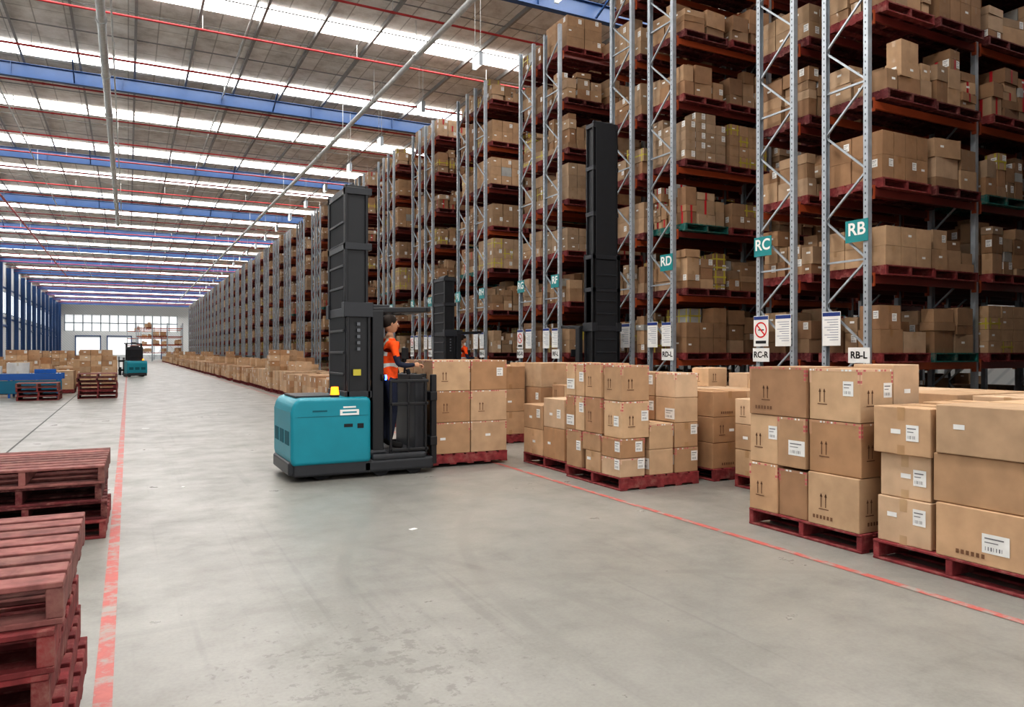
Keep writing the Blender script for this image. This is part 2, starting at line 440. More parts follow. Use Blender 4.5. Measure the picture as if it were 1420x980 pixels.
def pipe(mb,p0,p1,r,col,hang=None):
    mb.cyl(p0,p1,r,'steel' if col!=SPR else 'paint',col,14)
    d=Vector(p1)-Vector(p0); Ln=d.length; n=int(Ln/(hang or 4.5))
    for i in range(1,n):
        q=Vector(p0)+d*(i/n); mb.cyl(q,(q.x,q.y,HR-.22),.010,'steel',PG,6)
        mb.cyl(q-d.normalized()*.05,q+d.normalized()*.05,r*1.25,'steel' if col!=SPR else 'paint',col,14)
mb=MB()
pipe(mb,(8.15,YB,11.0),(8.15,150,11.0),.09,PG)
pipe(mb,(-.68,YB,11.0),(-.68,62,11.0),.12,PG)
pipe(mb,(-.42,YB,11.05),(-.42,62,11.05),.025,PG)
pipe(mb,(-6.8,YB,11.0),(-6.8,110,11.0),.06,SPR)
pipe(mb,(-4.2,YB,11.3),(-4.2,110,11.3),.03,PG)
pipe(mb,(3.4,YB,11.95),(3.4,150,11.95),.03,PG)
y=21.0-13.5*2
while y<YF-3:
    pipe(mb,(XL+.3,y,11.72),(XR-.3,y,11.72),.034,SPR); y+=3.9
mb.build('overhead_pipework')
y=14.4
while y<110:
    e=empty('hanging_exit_light',(8.7,y,9.75)); mb=MB()
    mb.box(-.05,.05,-.22,.22,-.16,.16,'lamp_white',WHITE); mb.box(-.06,.06,-.24,-.22,-.18,.18,'paint',GALV); mb.box(-.06,.06,.22,.24,-.18,.18,'paint',GALV); mb.box(-.06,.06,-.24,.24,.16,.19,'paint',GALV)
    mb.build('light_box',e); mb=MB()
    for s in(-.18,.18): mb.cyl((0,s,.16),(0,s,HR-9.75-.22),.006,'steel',PG,6)
    mb.build('suspension_wires',e); y+=4.54

# ------------------------------------------------------------------ pallet racks
X0=10.0; BAY=2.7; NB=4; DEP=.83; LV=[1.32+1.33*i for i in range(7)]; HU=10.15; LDEP=1.165
def rack_mesh(seed):
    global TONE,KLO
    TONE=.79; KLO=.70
    random.seed(seed); mb=MB()
    for row in (0,1):
        y0=0 if row==0 else 1.41; y1=y0+DEP
        for b_ in range(NB+1):
            x=b_*BAY
            for yy in (y0,y1):
                s=1 if yy==y0 else -1
                mb.box(x-.045,x+.045,yy-.006,yy+.006,0,HU,'steel',GALV)
                mb.box(x-.045,x-.035,min(yy,yy+s*.075),max(yy,yy+s*.075),0,HU,'steel',GALV)
                mb.box(x+.035,x+.045,min(yy,yy+s*.075),max(yy,yy+s*.075),0,HU,'steel',GALV)
                mb.box(x-.07,x+.07,yy-.07,yy+.07,0,.012,'steel',GALV)
                if b_==0:
                    z=1.0
                    while z<8: mb.box(x-.0465,x-.0455,yy+s*.03,yy+s*.045,z,z+.03,'matte',BLK); z+=.1
            z=.3; k=0
            while z<HU-.75:
                a,c=(y0+.03,y1-.03) if k%2==0 else (y1-.03,y0+.03)
                mb.bar((x,a,z),(x,c,z+.68),.03,.03,'steel',GALV); 
                if k%4==0: mb.bar((x,y0+.03,z),(x,y1-.03,z),.03,.03,'steel',GALV)
                z+=.68; k+=1
        for b_ in range(NB):
            xa=b_*BAY+.05; xb=(b_+1)*BAY-.05
            for z in LV:
                bc=ORANGE if random.random()<.35 else BEAMR
                for yy in (y0,y1):
                    mb.box(xa,xb,yy-.022,yy+.022,z,z+.115,'paint',bc)
                    for xe in (xa,xb-.04): mb.box(xe,xe+.04,yy-.03,yy+.03,z-.05,z+.16,'paint',ORANGE)
            for li,z in enumerate([-.115]+LV):
                zz=z+.117
                for p in range(2):
                    px=b_*BAY+.12+p*1.25+random.uniform(-.02,.03); py=(y0+y1)/2-LDEP/2+random.uniform(-.05,.05)
                    pc=TEALP if random.random()<.06 else (RED if random.random()<.6 else REDD)
                    if li==0: zz=.002
                    pallet(mb,px,py,zz,1.165,LDEP,'Y',pc,7 if b_==0 else 5)
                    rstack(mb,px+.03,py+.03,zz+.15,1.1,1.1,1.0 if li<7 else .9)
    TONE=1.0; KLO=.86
    return mb.mesh('pallet_rack')
RM=[rack_mesh(200+i) for i in range(5)]
PER=4.54; Y1=7.53
for k in range(-1,32):
    o=bpy.data.objects.new('pallet_rack',RM[(k*2+k//5+3)%5]); COL.objects.link(o); o.location=(X0,Y1+PER*k,0)

random.seed(55)
mb=MB()
for i in range(4):
    x=i*2.4
    for yy in (0,.9): mb.box(x-.06,x+.06,yy-.06,yy+.06,0,6.6,'steel',GALV)
    for z in (1.4,2.8,4.2,5.6):
        if i<3:
            mb.box(x+.05,x+2.35,-.03,.03,z,z+.12,'paint',ORANGE); mb.box(x+.05,x+2.35,.87,.93,z,z+.12,'paint',ORANGE)
            for q in range(2):
                if random.random()<.5:
                    pallet(mb,x+.15+q*1.1,-.05,z+.12,1.0,1.0,'Y',RED,5,.14)
                    for a in range(2):
                        for c_ in range(2): mb.box(x+.17+q*1.1+a*.47,x+.62+q*1.1+a*.47,.0+c_*.46,.44+c_*.46,z+.26,z+.26+random.uniform(.4,.85),'cardboard',card())
    k=0; z=.3
    while z<6: mb.bar((x,0 if k%2 else .9,z),(x,.9 if k%2 else 0,z+.7),.05,.05,'steel',GALV); z+=.7; k+=1
    if i<3: 
        mb.bar((x,.95,.3),(x+2.4,.95,3.3),.03,.03,'steel',GALV); mb.bar((x+2.4,.95,.3),(x,.95,3.3),.03,.03,'steel',GALV)
RK=mb.mesh('end_pallet_rack')
for (x,y) in ((1.2,141),(1.6,152),(-.2,164)):
    o=bpy.data.objects.new('end_pallet_rack',RK); COL.objects.link(o); o.location=(x,y,0)

# ------------------------------------------------------------------ rack signs
TEALS=lin(34,136,140)
def sign_text(parent,txt,size,y,z,col,off=-.012):
    cu=bpy.data.curves.new('lettering','FONT'); cu.body=txt; cu.size=size; cu.align_x='CENTER'; cu.align_y='CENTER'; cu.extrude=.001; cu.offset=0.004*size/.2
    o=bpy.data.objects.new('lettering',cu); COL.objects.link(o); o.parent=parent; o.location=(off,y,z); o.rotation_euler=(math.pi/2,0,-math.pi/2)
    nm='ink_%d_%d_%d'%tuple(int(c*255) for c in col[:3])
    if nm not in MATS:
        m,nt,b=base_mat(nm); b.inputs['Base Color'].default_value=col; b.inputs['Roughness'].default_value=.6
    cu.materials.append(MATS[nm])
letters='ABCDEFGHJKLMNPQRST'
NAVY=lin(40,62,130)
def signs(k):
    yk=Y1+PER*k
    for row in (0,1):
        L_=letters[1+2*k+row]
        if row==0: yo=yk; d=1
        else: yo=yk+2.24; d=-1
        def py(o0,w): return yo+d*(o0+w/2)
        e=empty('aisle_letter_sign',(X0-.065,py(-.03,.4),3.46)); mb=MB()
        mb.box(-.008,.0,-.2,.2,-.17,.17,'paint',TEALS); mb.build('panel',e)
        sign_text(e,'R'+L_,.27,0.0,.02,WHITE)
        e=empty('notice_sign',(X0-.065,yo+d*.63,1.97)); mb=MB()
        mb.box(-.008,0,-.17,.17,-.27,.27,'paint',WHITE)
        mb.box(-.010,-.008,-.165,.165,.20,.26,'paint',NAVY)
        for i in range(9): mb.box(-.010,-.008,-.13,.13-.05*(i%3),.14-i*.04,.148-i*.04,'matte',lin(110,120,150))
        mb.build('panel',e)
        e=empty('location_label',(X0-.065,yo+d*.13,1.55)); mb=MB()
        mb.box(-.008,0,-.19,.19,-.12,.12,'paint',WHITE); mb.build('panel',e)
        sign_text(e,'R%s-%s'%(L_,'L' if row==0 else 'R'),.15,0,0,lin(20,20,24))
        if row==1:
            e=empty('no_smoking_sign',(X0-.065,yo-.13,1.97)); mb=MB()
            mb.box(-.008,0,-.17,.17,-.27,.27,'paint',WHITE)
            mb.box(-.010,-.008,-.165,.165,.2,.26,'paint',NAVY)
            n=28
            for i in range(n):
                a,b2=2*math.pi*i/n,2*math.pi*(i+1)/n
                mb.quad([(-.011,.14*math.cos(a),.02+.14*math.sin(a)),(-.011,.14*math.cos(b2),.02+.14*math.sin(b2)),(-.011,.115*math.cos(b2),.02+.115*math.sin(b2)),(-.011,.115*math.cos(a),.02+.115*math.sin(a))],'paint',lin(214,30,36))
            mb.bar((-.011,.09,.11),(-.011,-.09,-.07),.002,.025,'paint',lin(214,30,36))
            mb.box(-.0105,-.008,-.07,.06,.01,.03,'matte',BLK); mb.box(-.0105,-.008,-.12,.12,-.22,-.17,'matte',BLK)
            mb.build('panel',e)
        elif k>0:
            e=empty('notice_sign',(X0-.065,yo+.17,1.97)); mb=MB()
            mb.box(-.008,0,-.15,.15,-.25,.25,'paint',WHITE); mb.box(-.010,-.008,-.145,.145,.19,.245,'paint',NAVY)
            for i in range(8): mb.box(-.010,-.008,-.12,.12-.04*(i%3),.15-i*.045,.158-i*.045,'matte',lin(110,120,150))
            mb.build('panel',e)
for k in range(0,6): signs(k)

# ------------------------------------------------------------------ floor pallets, hand placed
random.seed(21)
def floor_load(x,y,builder,name='pallet_of_cartons',along='X',lx=1.165,ly=1.2):
    e=empty(name,(x,y,0)); mb=MB(); pallet(mb,0,0,0.001,lx,ly,along,lin(140,54,58),7); mb.build('pallet',e,.004,1)
    mb=MB(); builder(mb); mb.build('cartons',e,.007,2); return e
Z0=.152
def C(mb,u0,u1,d0,d1,z0,z1,kind='',W=1.2,rz=0): 
    g=.005; carton(mb,d0+g,d1-g,W-u1+g,W-u0-g,z0,z1-.004,rz,kind)
def P1(mb):
    t=[Z0,.59,1.03,1.47]
    C(mb,0,.34,0,.42,t[0],t[1],'ar',rz=.01); C(mb,.34,.66,0.015,.42,t[0],t[1]-.02,'r'); C(mb,.67,1.18,0,.42,t[0],t[1],'ap')
    C(mb,0,.34,0.01,.42,t[1],t[2],'al'); C(mb,.34,.66,0,.42,t[1],t[2],'rL',rz=-.015); C(mb,.67,1.18,0.02,.42,t[1],t[2],'ar',rz=.012)
    C(mb,0,.66,0,.42,t[2],t[3],'arp'); C(mb,.67,1.18,.02,.42,t[2],t[3]-.005,'arl',rz=-.015)
    for r in (1,2):
        for i in range(3):
            hh=t[i+1]
            if i==2 and r==2: continue
            C(mb,0,.4,.02+.40*r,.40*r+.36,t[i],hh,'s'); C(mb,.4,.79,.02+.40*r,.40*r+.36,t[i],hh,'t'); C(mb,.79,1.18,.02+.40*r,.4*r+.36,t[i],hh+(.03 if i==2 else 0),'s')
floor_load(5.15,3.95,P1)
def P0(mb):
    C(mb,.02,.46,0.02,.5,Z0,.50,'tsl'); C(mb,.03,.44,0.04,.5,.50,.83,'tsl',rz=.02); C(mb,0,.47,0,.5,.83,1.19,'tsl')
    C(mb,.50,1.25,0,.56,Z0,.53,'Lp'); C(mb,.47,1.2,.02,.56,.53,.88,''); C(mb,.50,1.22,0,.56,.88,1.23,'s')
    for i in range(3):
        C(mb,0,.5,.6,1.12,Z0+i*.35,.50+i*.35,'t'); C(mb,.52,1.15,.6,1.14,Z0+i*.36,Z0+(i+1)*.36,'s')
floor_load(5.15,2.65,P0)
def P2(mb):
    C(mb,0,.36,0,.4,Z0,.62,'rl'); 
    C(mb,.0,.2,0,.4,.62,1.05,'rL'); C(mb,.21,.42,0,.4,.62,1.05,'rl'); C(mb,0,.21,0,.4,1.05,1.47,'rL'); C(mb,.22,.42,0,.4,1.05,1.46,'rl')
    C(mb,.45,.78,0,.40,Z0,.40,'ts'); C(mb,.38,.78,0,.4,.40,.62,'rt')
    C(mb,.80,1.19,0.0,.36,Z0,.37,'rl'); C(mb,.80,1.19,0,.36,.37,.60,'rl')
    C(mb,.44,.8,.0,.42,.62,1.05,'ar'); C(mb,.44,.8,.0,.42,1.05,1.47,'ar'); C(mb,.82,1.19,.02,.42,.60,1.03,'arl'); C(mb,.82,1.19,.02,.42,1.03,1.45,'ar')
    for r in (1,2):
        for u in (0,.4,.8):
            top=[.62,.98][r-1] if u<.7 else [.58,.96][r-1]
            z=Z0
            while z<top+.1:
                C(mb,u+.01,u+.39,.38*r+.04,.38*r+.40,z,z+.30,random.choice(['rl','L','tl','r'])); z+=.30
floor_load(5.02,7.0,P2)
def P3(mb):
    for r in range(3):
        for i,u in enumerate((0,.58)):
            h=[.36,.42][i]
            C(mb,u,u+.56,.38*r,.38*r+.37,Z0,Z0+h,'st'); C(mb,u,u+.56,.38*r,.38*r+.37,Z0+h,Z0+h*1.95,'sl')
floor_load(5.12,8.35,P3)
def Pgen(top,h=.33,nu=3,nr=3,kinds=('t','s','l','','a'),vary=.12):
    def f(mb):
        for r in range(nr):
            for u in range(nu):
                z=Z0; t=top*random.uniform(1-vary,1.05)
                while z+h<=t+.12:
                    C(mb,u*1.18/nu,(u+1)*1.18/nu,r*1.14/nr,(r+1)*1.14/nr,z,z+h,random.choice(kinds),rz=random.uniform(-.015,.015)); z+=h
    return f
floor_load(6.42,7.0,Pgen(1.15,.32,2,2,('tp','sa','tp')))
floor_load(6.42,8.35,Pgen(1.1,.32,3,2)); floor_load(7.7,7.3,Pgen(1.2,.38)); floor_load(7.7,5.8,Pgen(1.05,.3,2,3))
floor_load(6.42,3.95,Pgen(1.25,.36,2,2)); floor_load(6.42,2.65,Pgen(1.3,.36,2,2,('t','s')))
floor_load(7.7,4.3,Pgen(1.2,.34,2,3)); floor_load(7.7,2.8,Pgen(1.25,.34,2,2)); floor_load(6.42,5.45,Pgen(1.0,.3,3,3))
floor_load(6.42,9.75,Pgen(1.25,.3)); floor_load(6.3,11.1,Pgen(1.4,.42,2,2)); floor_load(7.7,10.2,Pgen(1.3,.34)); floor_load(7.6,8.8,Pgen(1.25,.3))
floor_load(5.12,11.6,Pgen(1.3,.4,2,2)); floor_load(5.12,12.95,Pgen(1.2,.3))
floor_load(7.45,11.6,Pgen(1.35,.34)); floor_load(6.30,12.5,Pgen(1.3,.3,3,2))
FL=[]
for i in range(6):
    random.seed(300+i); mb=MB(); pallet(mb,0,0,.001,1.165,1.2,'X',RED,5)
    Pgen(random.uniform(1.0,1.4) if i<4 else 1.65,random.choice([.22,.3,.36]),random.choice([2,3]),random.choice([2,3]),('t','s','l',''),.35)(mb)
    FL.append(mb.mesh('pallet_of_cartons'))
def inst(x,y,i,rz=0):
    o=bpy.data.objects.new('pallet_of_cartons',FL[i%6]); COL.objects.link(o); o.location=(x,y,0); o.rotation_euler=(0,0,rz)
random.seed(9); y=14.6
while y<138:
    if random.random()<.93: inst(5.05+random.uniform(-.06,.1),y,random.randrange(4 if random.random()<.8 else 6))
    if y>22 and random.random()<.8: inst(6.35+random.uniform(0,.1),y+random.uniform(-.03,.03),random.randrange(5))
    y+=1.34

# ------------------------------------------------------------------ empty pallet stacks (left)
def pstack(x,y,n,along='Y',name='pallet_stack',h=.142,seed=1,lx=1.2,ly=1.2,cols=(lin(118,40,44),lin(96,34,38),lin(128,48,50))):
    random.seed(seed); e=empty(name,(x,y,0))
    for i in range(n):
        mb=MB(); c=random.choice(cols) if i<n-1 else lin(134,84,80)
        pallet(mb,0,0,0,lx,ly,along,c,8,h,.28,.74); o=mb.build('pallet_%d'%(i+1),e,.003,1)
        o.location=(random.uniform(-.03,.02),random.uniform(-.04,.04),.001+i*(h+.001)); o.rotation_euler=(0,0,random.uniform(-.02,.02))
    return e
pstack(-1.40,2.82,6,seed=3,h=.14)
pstack(-1.38,7.3,4,seed=5,h=.155,ly=1.35)
pstack(-2.75,7.35,4,seed=8,h=.15)
pstack(-1.55,29.4,6,seed=4); pstack(-3.25,28.9,4,seed=6); pstack(-5.2,28.6,3,seed=7)
random.seed(12)
for yy,xs in ((33.6,(-1.7,-3.0,-4.4,-5.8,-7.2)),(36.5,(-1.6,-3.1,-4.5,-6.1,-7.5)),(39.5,(-1.6,-2.9,-4.4,-5.9,-7.4,-8.8)),(43,(-1.7,-3.1,-4.8,-6.3,-7.8,-9.2)),(47,(-2,-3.5,-5,-7,-8.5)),(52,(-2.4,-4,-6,-8)),(60,(-2.2,-4,-6,-8)),(68,(-2.2,-4,-6)),(76,(-2.2,-4,-5.6,-8)),(86,(-2.2,-4,-6,-7.6))):
    for x in xs: inst(x+random.uniform(-.1,.1),yy+random.uniform(-.3,.3),random.choice([0,1,2,3,4,5]))

e=empty('roller_conveyor',(-8.0,30.9,0)); mb=MB()
for yy in (0,1.2): mb.box(0,5.9,yy-.03,yy+.03,.62,.84,'paint',lin(30,96,176))
for i in range(5):
    for yy in (0,1.2): mb.box(i*1.43,i*1.43+.07,yy-.04,yy+.04,0,.64,'paint',lin(30,96,176))
    mb.box(i*1.43+.01,i*1.43+.06,0,1.2,.2,.26,'paint',lin(30,96,176))
mb.box(0,5.9,-.05,-.03,.15,.60,'paint',lin(20,110,140))
mb.build('frame',e); mb=MB()
for i in range(56): mb.cyl((.1+i*.103,.03,.80),(.1+i*.103,1.17,.80),.035,'steel',GALV,8)
mb.build('rollers',e)
mb=MB()
for i in range(7):
    carton(mb,.1+i*.82,.75+i*.82,.3,.9,.84,.98+.12*(i%3),.05,'t',lin(214,214,212) if i%3 else lin(40,100,180))
mb.build('parcels',e)

# ------------------------------------------------------------------ operator figure
def skin_obj(comps):
    V=[];E=[];R=[];roots=[]
    for vs,es,rt in comps:
        k=len(V); V+= [v[:3] for v in vs]; R+=[(v[3],v[4]) for v in vs]; E+=[(a+k,b_+k) for a,b_ in es]; roots.append(k+rt)
    me=bpy.data.meshes.new('sk'); me.from_pydata(V,E,[]); o=bpy.data.objects.new('sk',me); COL.objects.link(o)
    o.modifiers.new('s','SKIN')
    if not me.skin_vertices: me.skin_vertices.new()
    for i,r_ in enumerate(R):
        d=me.skin_vertices[0].data[i]; d.radius=r_; d.use_root=(i in roots)
    sb=o.modifiers.new('ss','SUBSURF'); sb.levels=2; sb.render_levels=2
    dg=bpy.context.evaluated_depsgraph_get(); dg.update()
    out=bpy.data.meshes.new_from_object(o.evaluated_get(dg)); bpy.data.objects.remove(o)
    return out
def make_person_meshes():
    vs=[(0,0,.95,.13,.115),(0,0,1.10,.135,.10),(0.0,0,1.28,.16,.115),(0,0,1.40,.15,.105),(.01,0,1.49,.055,.055),(.025,0,1.57,.05,.05)]
    es=[(0,1),(1,2),(2,3),(3,4),(4,5)]
    for s in (1,-1):
        k=len(vs)
        vs+=[(0,s*.17,1.42,.065,.065),(.02,s*.23,1.28,.052,.052),(.05,s*.26,1.13,.043,.043),(.17,s*.235,1.11,.038,.038),(.30,s*.20,1.12,.027,.024)]
        es+=[(3,k),(k,k+1),(k+1,k+2),(k+2,k+3),(k+3,k+4)]
        k=len(vs)
        vs+=[(0,s*.10,.86,.092,.095),(.02,s*.105,.68,.078,.08),(.03,s*.11,.48,.058,.06),(0,s*.115,.30,.056,.058),(-.03,s*.12,.10,.040,.042),(.05,s*.125,.05,.045,.038),(.16,s*.135,.035,.035,.026)]
        es+=[(0,k)]+[(k+i,k+i+1) for i in range(6)]
    body=skin_obj([(vs,es,0)])
    comps=[]
    for s in (1,-1):
        comps.append(([(.285,s*.203,1.12,.022,.026),(.325,s*.197,1.12,.018,.036),(.37,s*.19,1.118,.015,.038)],[(0,1),(1,2)],0))
        for i,l in enumerate((.9,1.0,.95,.78)):
            yb=s*(.19+(i-1.5)*-.019)
            comps.append(([(.365,yb,1.12,.009,.009),(.365+.04*l,yb,1.118,.009,.009),(.365+.058*l,yb,1.09,.0085,.0085),(.365+.045*l,yb,1.068,.007,.007)],[(0,1),(1,2),(2,3)],0))
        comps.append(([(.315,s*.175,1.115,.011,.011),(.345,s*.155,1.10,.010,.010),(.375,s*.155,1.085,.008,.008)],[(0,1),(1,2)],0))
    hands=skin_obj(comps)
    return body,hands
BODY,HANDS=make_person_meshes()
def colour_mesh(me,fn):
    ca=me.color_attributes.new('Col','FLOAT_COLOR','CORNER'); me.materials.clear()
    for n in ('cloth','skin','tape'): me.materials.append(MATS[n])
    for p in me.polygons:
        c,mi=fn(p.center); p.material_index=mi; p.use_smooth=True
        for li in p.loop_indices: ca.data[li].color=c
SK=lin(206,158,128); HV=lin(255,92,26); NV=lin(36,42,62)
def bf(c):
    if c.z>1.475: return SK,1
    if c.z<.12: return lin(28,26,26),0
    if c.z<.93: return NV,0
    if abs(c.y)<.175 and c.x<.16:
        if (1.10<c.z<1.15) or (1.25<c.z<1.46 and .075<abs(c.y)<.11): return lin(226,228,214),2
        return HV,0
    if c.x>.295: return SK,1
    return HV if c.z>1.24 else NV,0
colour_mesh(BODY,bf); colour_mesh(HANDS,lambda c:(SK,1))
hm=MB(); HZ=1.665
hm.sphere((.03,0,HZ),(.098,.077,.118),'skin',SK,20,14)
hm.sphere((.055,0,HZ-.065),(.06,.05,.05),'skin',SK)
hm.bar((.118,0,HZ+.015),(.142,0,HZ-.022),.022,.018,'skin',SK)
hm.sphere((.135,0,HZ-.024),(.014,.017,.011),'skin',SK)
for s in (-1,1):
    hm.sphere((.112,s*.032,HZ+.004),(.014,.014,.010),'tape',WHITE); hm.sphere((.123,s*.032,HZ+.004),(.005,.006,.006),'matte',BLK)
    hm.bar((.118,s*.018,HZ+.028),(.112,s*.048,HZ+.030),.01,.007,'matte',lin(50,34,26))
    hm.sphere((.025,s*.078,HZ-.005),(.018,.009,.030),'skin',SK)
hm.sphere((.118,0,HZ-.056),(.012,.026,.008),'skin',lin(176,98,90))
hm.sphere((.012,0,HZ+.030),(.105,.084,.105),'matte',lin(44,32,26),20,14)
HEAD=hm.mesh('head'); 
for p in HEAD.polygons: p.use_smooth=True
def person(loc,rz=0):
    e=empty('forklift_operator',loc,rz)
    for n,me in (('body',BODY),('hands',HANDS),('head',HEAD)):
        o=bpy.data.objects.new(n,me); COL.objects.link(o); o.parent=e
    return e

# ------------------------------------------------------------------ trucks
def truck(loc,rz=0,mast_h=3.74,cab=0.0,load=True,op=True,name='order_picker_forklift'):
    """local x forward from the rear bumper, y lateral, z up"""
    e=empty(name,loc,rz)
    mb=MB()
    prof=[(-.08,.20),(-.10,.30),(-.10,.86),(-.07,.97),(0.0,1.03),(.88,1.03),(.90,.98),(.90,.20)]
    n=len(prof); hw=.60
    k=len(mb.v)
    for yy in (-hw,hw):
        for (a,z) in prof: mb.v.append((a,yy,z))
    for i in range(n):
        j=(i+1)%n; mb.f.append((k+i,k+n+i,k+n+j,k+j)); mb.m.append('paint'); mb.c.append(TEAL)
    mb.f.append(tuple(k+i for i in range(n))); mb.m.append('paint'); mb.c.append(TEAL)
    mb.f.append(tuple(k+n+i for i in reversed(range(n)))); mb.m.append('paint'); mb.c.append(TEAL)
    mb.build('body_shell',e,.05,4)
    mb=MB(); mb.box(-.06,.92,-.58,.58,.06,.24,'paint',BLK2); mb.box(-.12,.1,-.54,.54,.08,.25,'paint',BLK2); mb.build('bumper_skirt',e,.03,3)
    mb=MB(); f=-.604
    mb.box(-.02,.86,f,f+.004,.80,.804,'matte',lin(6,100,114))
    mb.box(.50,.74,f-.002,f+.004,.81,.88,'paint',WHITE); mb.box(.53,.71,f-.003,f-.002,.835,.855,'matte',TEAL)
    mb.box(.54,.70,f-.001,f+.004,.90,.92,'paint',WHITE)
    mb.box(.16,.34,f,f+.004,.86,.88,'matte',lin(6,90,104))
    for yy in (-.35,0,.35): mb.box(-.104,-.10,yy-.13,yy+.13,.45,.62,'matte',lin(6,90,104))
    mb.box(.55,.66,f,f+.004,.66,.70,'matte',BLK); mb.box(.72,.80,f,f+.004,.64,.70,'matte',BLK)
    mb.box(.0,.5,-.4,.4,1.03,1.05,'paint',BLK2)
    mb.build('panels_and_decals',e)
    mb=MB()
    for (x,r,yy) in ((.30,.16,-.40),(.30,.16,.40),(1.05,.12,-.46),(1.05,.12,.46),(1.5,.12,-.46),(1.5,.12,.46)): mb.cyl((x,yy-.07,r),(x,yy+.07,r),r,'matte',BLK,20); mb.cyl((x,yy-.075,r),(x,yy+.075,r),r*.45,'steel',lin(90,90,94),14)
    mb.build('wheels',e)
    mb=MB()
    for s in (-1,1):
        y0,y1=(-.58,-.34) if s<0 else (.34,.58)
        mb.box(.80,1.76,y0,y1,.06,.22,'paint',BLK2)
        mb.box(.92,1.66,y0,y1,.2,.29,'paint',BLK2)
    mb.box(.85,1.15,-.5,.5,.12,.34,'paint',BLK2)
    mb.build('load_legs',e,.035,3)
    mb=MB()
    def chan(x0,x1,yc,w,z0,z1,c=BLK):
        mb.box(x0,x1,yc-.015,yc+.015,z0,z1,'paint',c)
        mb.box(x0,x0+.035,yc-w,yc+w,z0,z1,'paint',c); mb.box(x1-.035,x1,yc-w,yc+w,z0,z1,'paint',c)
    tall=mast_h>4
    top1=min(mast_h,3.74); mid=min(2.15,top1-.1)
    ws=.32 if tall else .42       # rail half-spacing
    for s in (-1,1):
        chan(.62,.93,s*ws,.05,1.0,3.74 if tall else mid)
        chan(.64,.90,s*(ws-.09),.045,.95,top1-.02)
        if tall:
            chan(.64,.92,s*.27,.055,2.6,mast_h); chan(.66,.90,s*.15,.05,3.0,mast_h)
        else: chan(.66,.88,s*.24,.04,1.0,mast_h)
        if top1>mid+.2: chan(.60,.90,s*ws,.045,mid,top1)
    if tall: mb.box(.615,.625,-.27,.27,3.6,mast_h,'matte',lin(34,36,41))
    zs=[(1.05,.05),(mid-.05,.05),(top1-.08,.05)]+([(2.95,.05)] if top1>3.2 else [])
    for z,_ in zs: mb.box(.60,.95,-ws-.05,ws+.05,z-.04,z+.05,'paint',BLK2)
    if tall:
        for z in (4.6,5.6,mast_h-.08): mb.box(.62,.93,-.33,.33,z-.04,z+.05,'paint',BLK2)
    for s in (-.12,.12): mb.cyl((.76,s,1.0),(.76,s,top1-.1),.045,'steel',lin(70,72,78),14)
    for s in (-.05,.05): mb.box(.70,.72,s-.015,s+.015,1.0,mast_h-.05,'steel',lin(60,60,62))
    mb.box(.615,.625,-ws+.02,ws-.02,1.05,top1-.1,'matte',lin(34,36,41))
    for z in [1.3+.28*i for i in range(int((top1-1.5)/.28))]: mb.box(.60,.615,-ws+.06,ws-.06,z,z+.03,'paint',BLK2)
    if top1>2.5:
        for s in (-1,1): mb.box(.58,.96,s*ws-.07,s*ws+.07,2.05,2.24,'paint',BLK2)
    mb.cyl((.75,-.25,mast_h+.0),(.75,.25,mast_h+.0),.06,'steel',BLK2,12)
    mb.build('mast',e,.006,1)
    if not tall:
        mb=MB(); mb.box(.70,.80,-.482,-.475,1.30,1.38,'paint',YEL); 
        for i in range(5): mb.box(.75,.79,-.482,-.475,1.62+i*.08,1.66+i*.08,'paint',lin(100,104,110))
        mb.build('warning_labels',e)
    c=empty('operator_cab'); c.parent=e; c.location=(0,0,cab)
    mb=MB()
    for s in (-1,1):
        mb.box(.95,1.10,s*.44-.05,s*.44+.05,.30,2.14,'paint',BLK)
    mb.box(.95,1.02,-.44,.44,.3,1.15,'paint',BLK2)
    mb.box(.95,1.70,-.50,.50,.24,.31,'paint',BLK2)
    mb.build('cab_frame',c,.012,2)
    mb=MB()
    for s in (-1,1): mb.bar((.95,s*.44,2.14),(1.72,s*.44,2.17),.06,.07,'paint',BLK)
    mb.bar((1.72,-.47,2.17),(1.72,.47,2.17),.07,.07,'paint',BLK)
    for i in range(6): mb.bar((1.05+i*.12,-.44,2.16),(1.05+i*.12,.44,2.16),.03,.03,'paint',BLK)
    mb.box(1.0,1.3,-.12,.12,2.17,2.24,'paint',BLK2)
    mb.build('overhead_guard',c,.01,1)
    mb=MB()
    mb.box(1.56,1.68,-.40,.40,.31,1.22,'paint',BLK2); mb.box(1.50,1.68,-.36,.36,1.22,1.30,'paint',BLK)
    mb.cyl((1.53,-.24,1.30),(1.51,-.24,1.37),.03,'matte',BLK,12); mb.cyl((1.53,.24,1.30),(1.51,.24,1.37),.03,'matte',BLK,12)
    mb.bar((1.6,.15,1.3),(1.62,.15,1.55),.03,.03,'matte',BLK); mb.box(1.6,1.63,.05,.28,1.5,1.66,'matte',BLK)
    mb.build('control_console',c,.015,2)
    mb=MB()
    for s in (-1,1):
        for x in (1.18,1.42,1.66): mb.bar((x,s*.53,.28),(x,s*.53,1.22),.035,.035,'paint',BLK)
        for z in (.32,.92,1.22): mb.bar((1.16,s*.53,z),(1.70,s*.53,z),.035,.04,'paint',BLK)
    mb.build('side_gates',c,.008,1)
    mb=MB()
    mb.box(1.74,1.84,-.50,.80,.95,1.07,'paint',BLK); mb.box(1.74,1.84,-.50,.80,.35,.47,'paint',BLK)
    for yy in (-.48,-.10,.30,.72): mb.box(1.76,1.84,yy,yy+.06,.10,1.30,'paint',BLK)
    mb.box(1.70,1.76,-.3,.3,.3,1.25,'paint',BLK2)
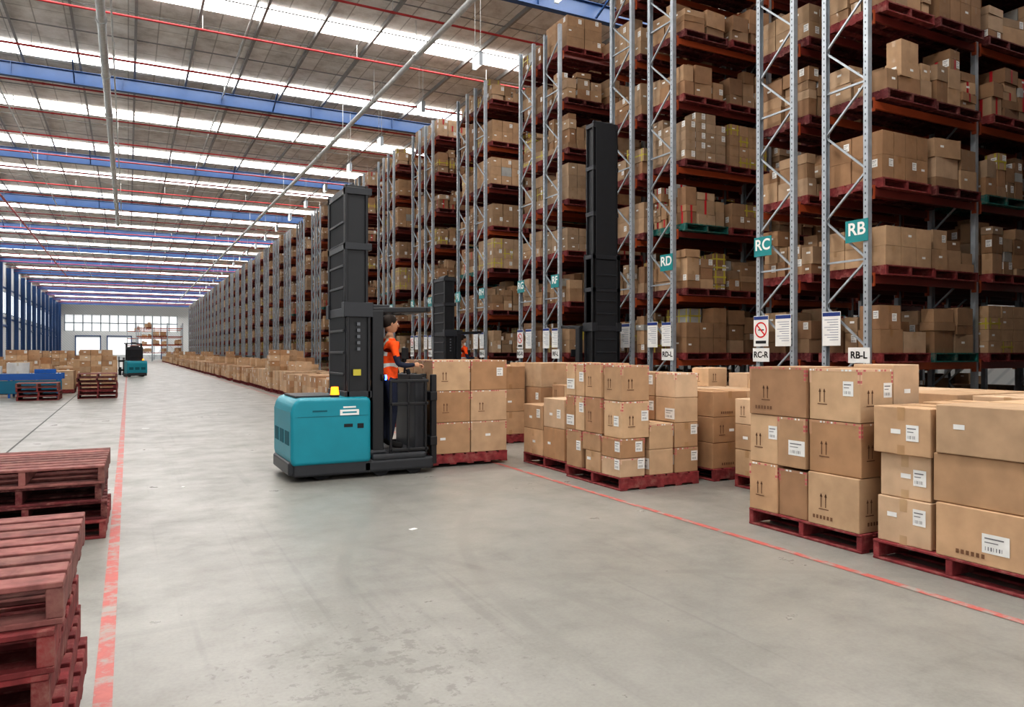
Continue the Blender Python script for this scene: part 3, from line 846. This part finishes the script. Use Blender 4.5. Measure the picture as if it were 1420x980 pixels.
    for yy in (.06,.60): mb.box(1.80,2.95,yy,yy+.12,.055,.095,'steel',lin(60,60,64)); mb.box(1.78,1.84,yy,yy+.12,.06,.6,'steel',lin(60,60,64))
    mb.build('fork_carriage',c,.008,1)
    mb=MB(); mb.cyl((.47,-.45,1.03),(.47,-.45,1.06),.055,'matte',BLK,14); mb.cyl((.47,-.45,1.06),(.47,-.45,1.16),.055,'beacon_amber',ORANGE,14,.045); mb.build('beacon',e)
    mb=MB(); mb.cyl((1.10,-.50,1.27),(1.13,-.50,1.27),.035,'lamp_blue',BLUE,14); mb.cyl((1.06,-.50,1.27),(1.10,-.50,1.27),.045,'matte',BLK,14); mb.build('spot_lamp',c)
    if load:
        mb=MB(); pallet(mb,1.87,-.23,.03+0.0,1.165,1.165,'X',lin(140,54,58),7); mb.build('carried_pallet',c,.004,1)
        mb=MB(); t=[.182,.62,1.06,1.49]
        for i in range(3):
            for a in (0,1):
                for bb in (0,1,2):
                    carton(mb,1.88+a*.58,1.88+a*.58+.565,-.22+bb*.385,-.22+bb*.385+.375,t[i],t[i+1]-.004,random.uniform(-.01,.01),random.choice(['r','rl','ra','rs']))
        mb.build('carried_cartons',c,.007,2)
    if op:
        ox,oy=1.27,-.16
        person((loc[0]+ox*math.cos(rz)-oy*math.sin(rz),loc[1]+ox*math.sin(rz)+oy*math.cos(rz),.31+cab+loc[2]),rz)
    return e
random.seed(77)
truck((1.85,9.83,0))
truck((7.35,20.0,0),0,3.74,0,False,True)
truck((9.27,12.85,0),math.pi/2,6.6,0,False,False)
truck((.5,54,0),math.radians(100),1.95,0,False,False)

# ------------------------------------------------------------------ world, camera
w=bpy.data.worlds.new('World'); S.world=w; w.use_nodes=True
bg=w.node_tree.nodes['Background']; bg.inputs[0].default_value=(1,.99,.97,1); bg.inputs[1].default_value=1.15
def added_fitting(x,y,z=10.9,pw=260):  # extra lamp above the view, added for more light on the corridor
    e=empty('added_high_bay_light',(x,y,z)); mb=MB(); mb.box(-.6,.6,-.15,.15,0,.08,'paint',WHITE); mb.box(-.57,.57,-.12,.12,-.01,0,'lamp_white',WHITE); mb.cyl((0,0,.08),(0,0,HR-z-.22),.01,'steel',PG,6); mb.build('housing',e)
    ld=bpy.data.lights.new('added_area','AREA'); ld.shape='RECTANGLE'; ld.size=1.1; ld.size_y=.24; ld.energy=pw; ld.color=(1,.95,.88)
    o=bpy.data.objects.new('added_area_light',ld); COL.objects.link(o); o.parent=e; o.location=(0,0,-.02)
for yy in (4,13): added_fitting(2.4,yy,10.9,420)

cam=bpy.data.cameras.new('Camera'); cam.sensor_width=36; cam.lens=36*1030/1420; cam.shift_y=-(2/1420); cam.clip_end=500
co=bpy.data.objects.new('Camera',cam); COL.objects.link(co); co.location=(0,0,1.6)
co.rotation_euler=(math.pi/2,0,-math.atan(532/1030))
S.camera=co
S.view_settings.view_transform='Standard'
try: S.view_settings.look='Medium High Contrast'
except Exception as ex: print(ex)
S.view_settings.exposure=0.03
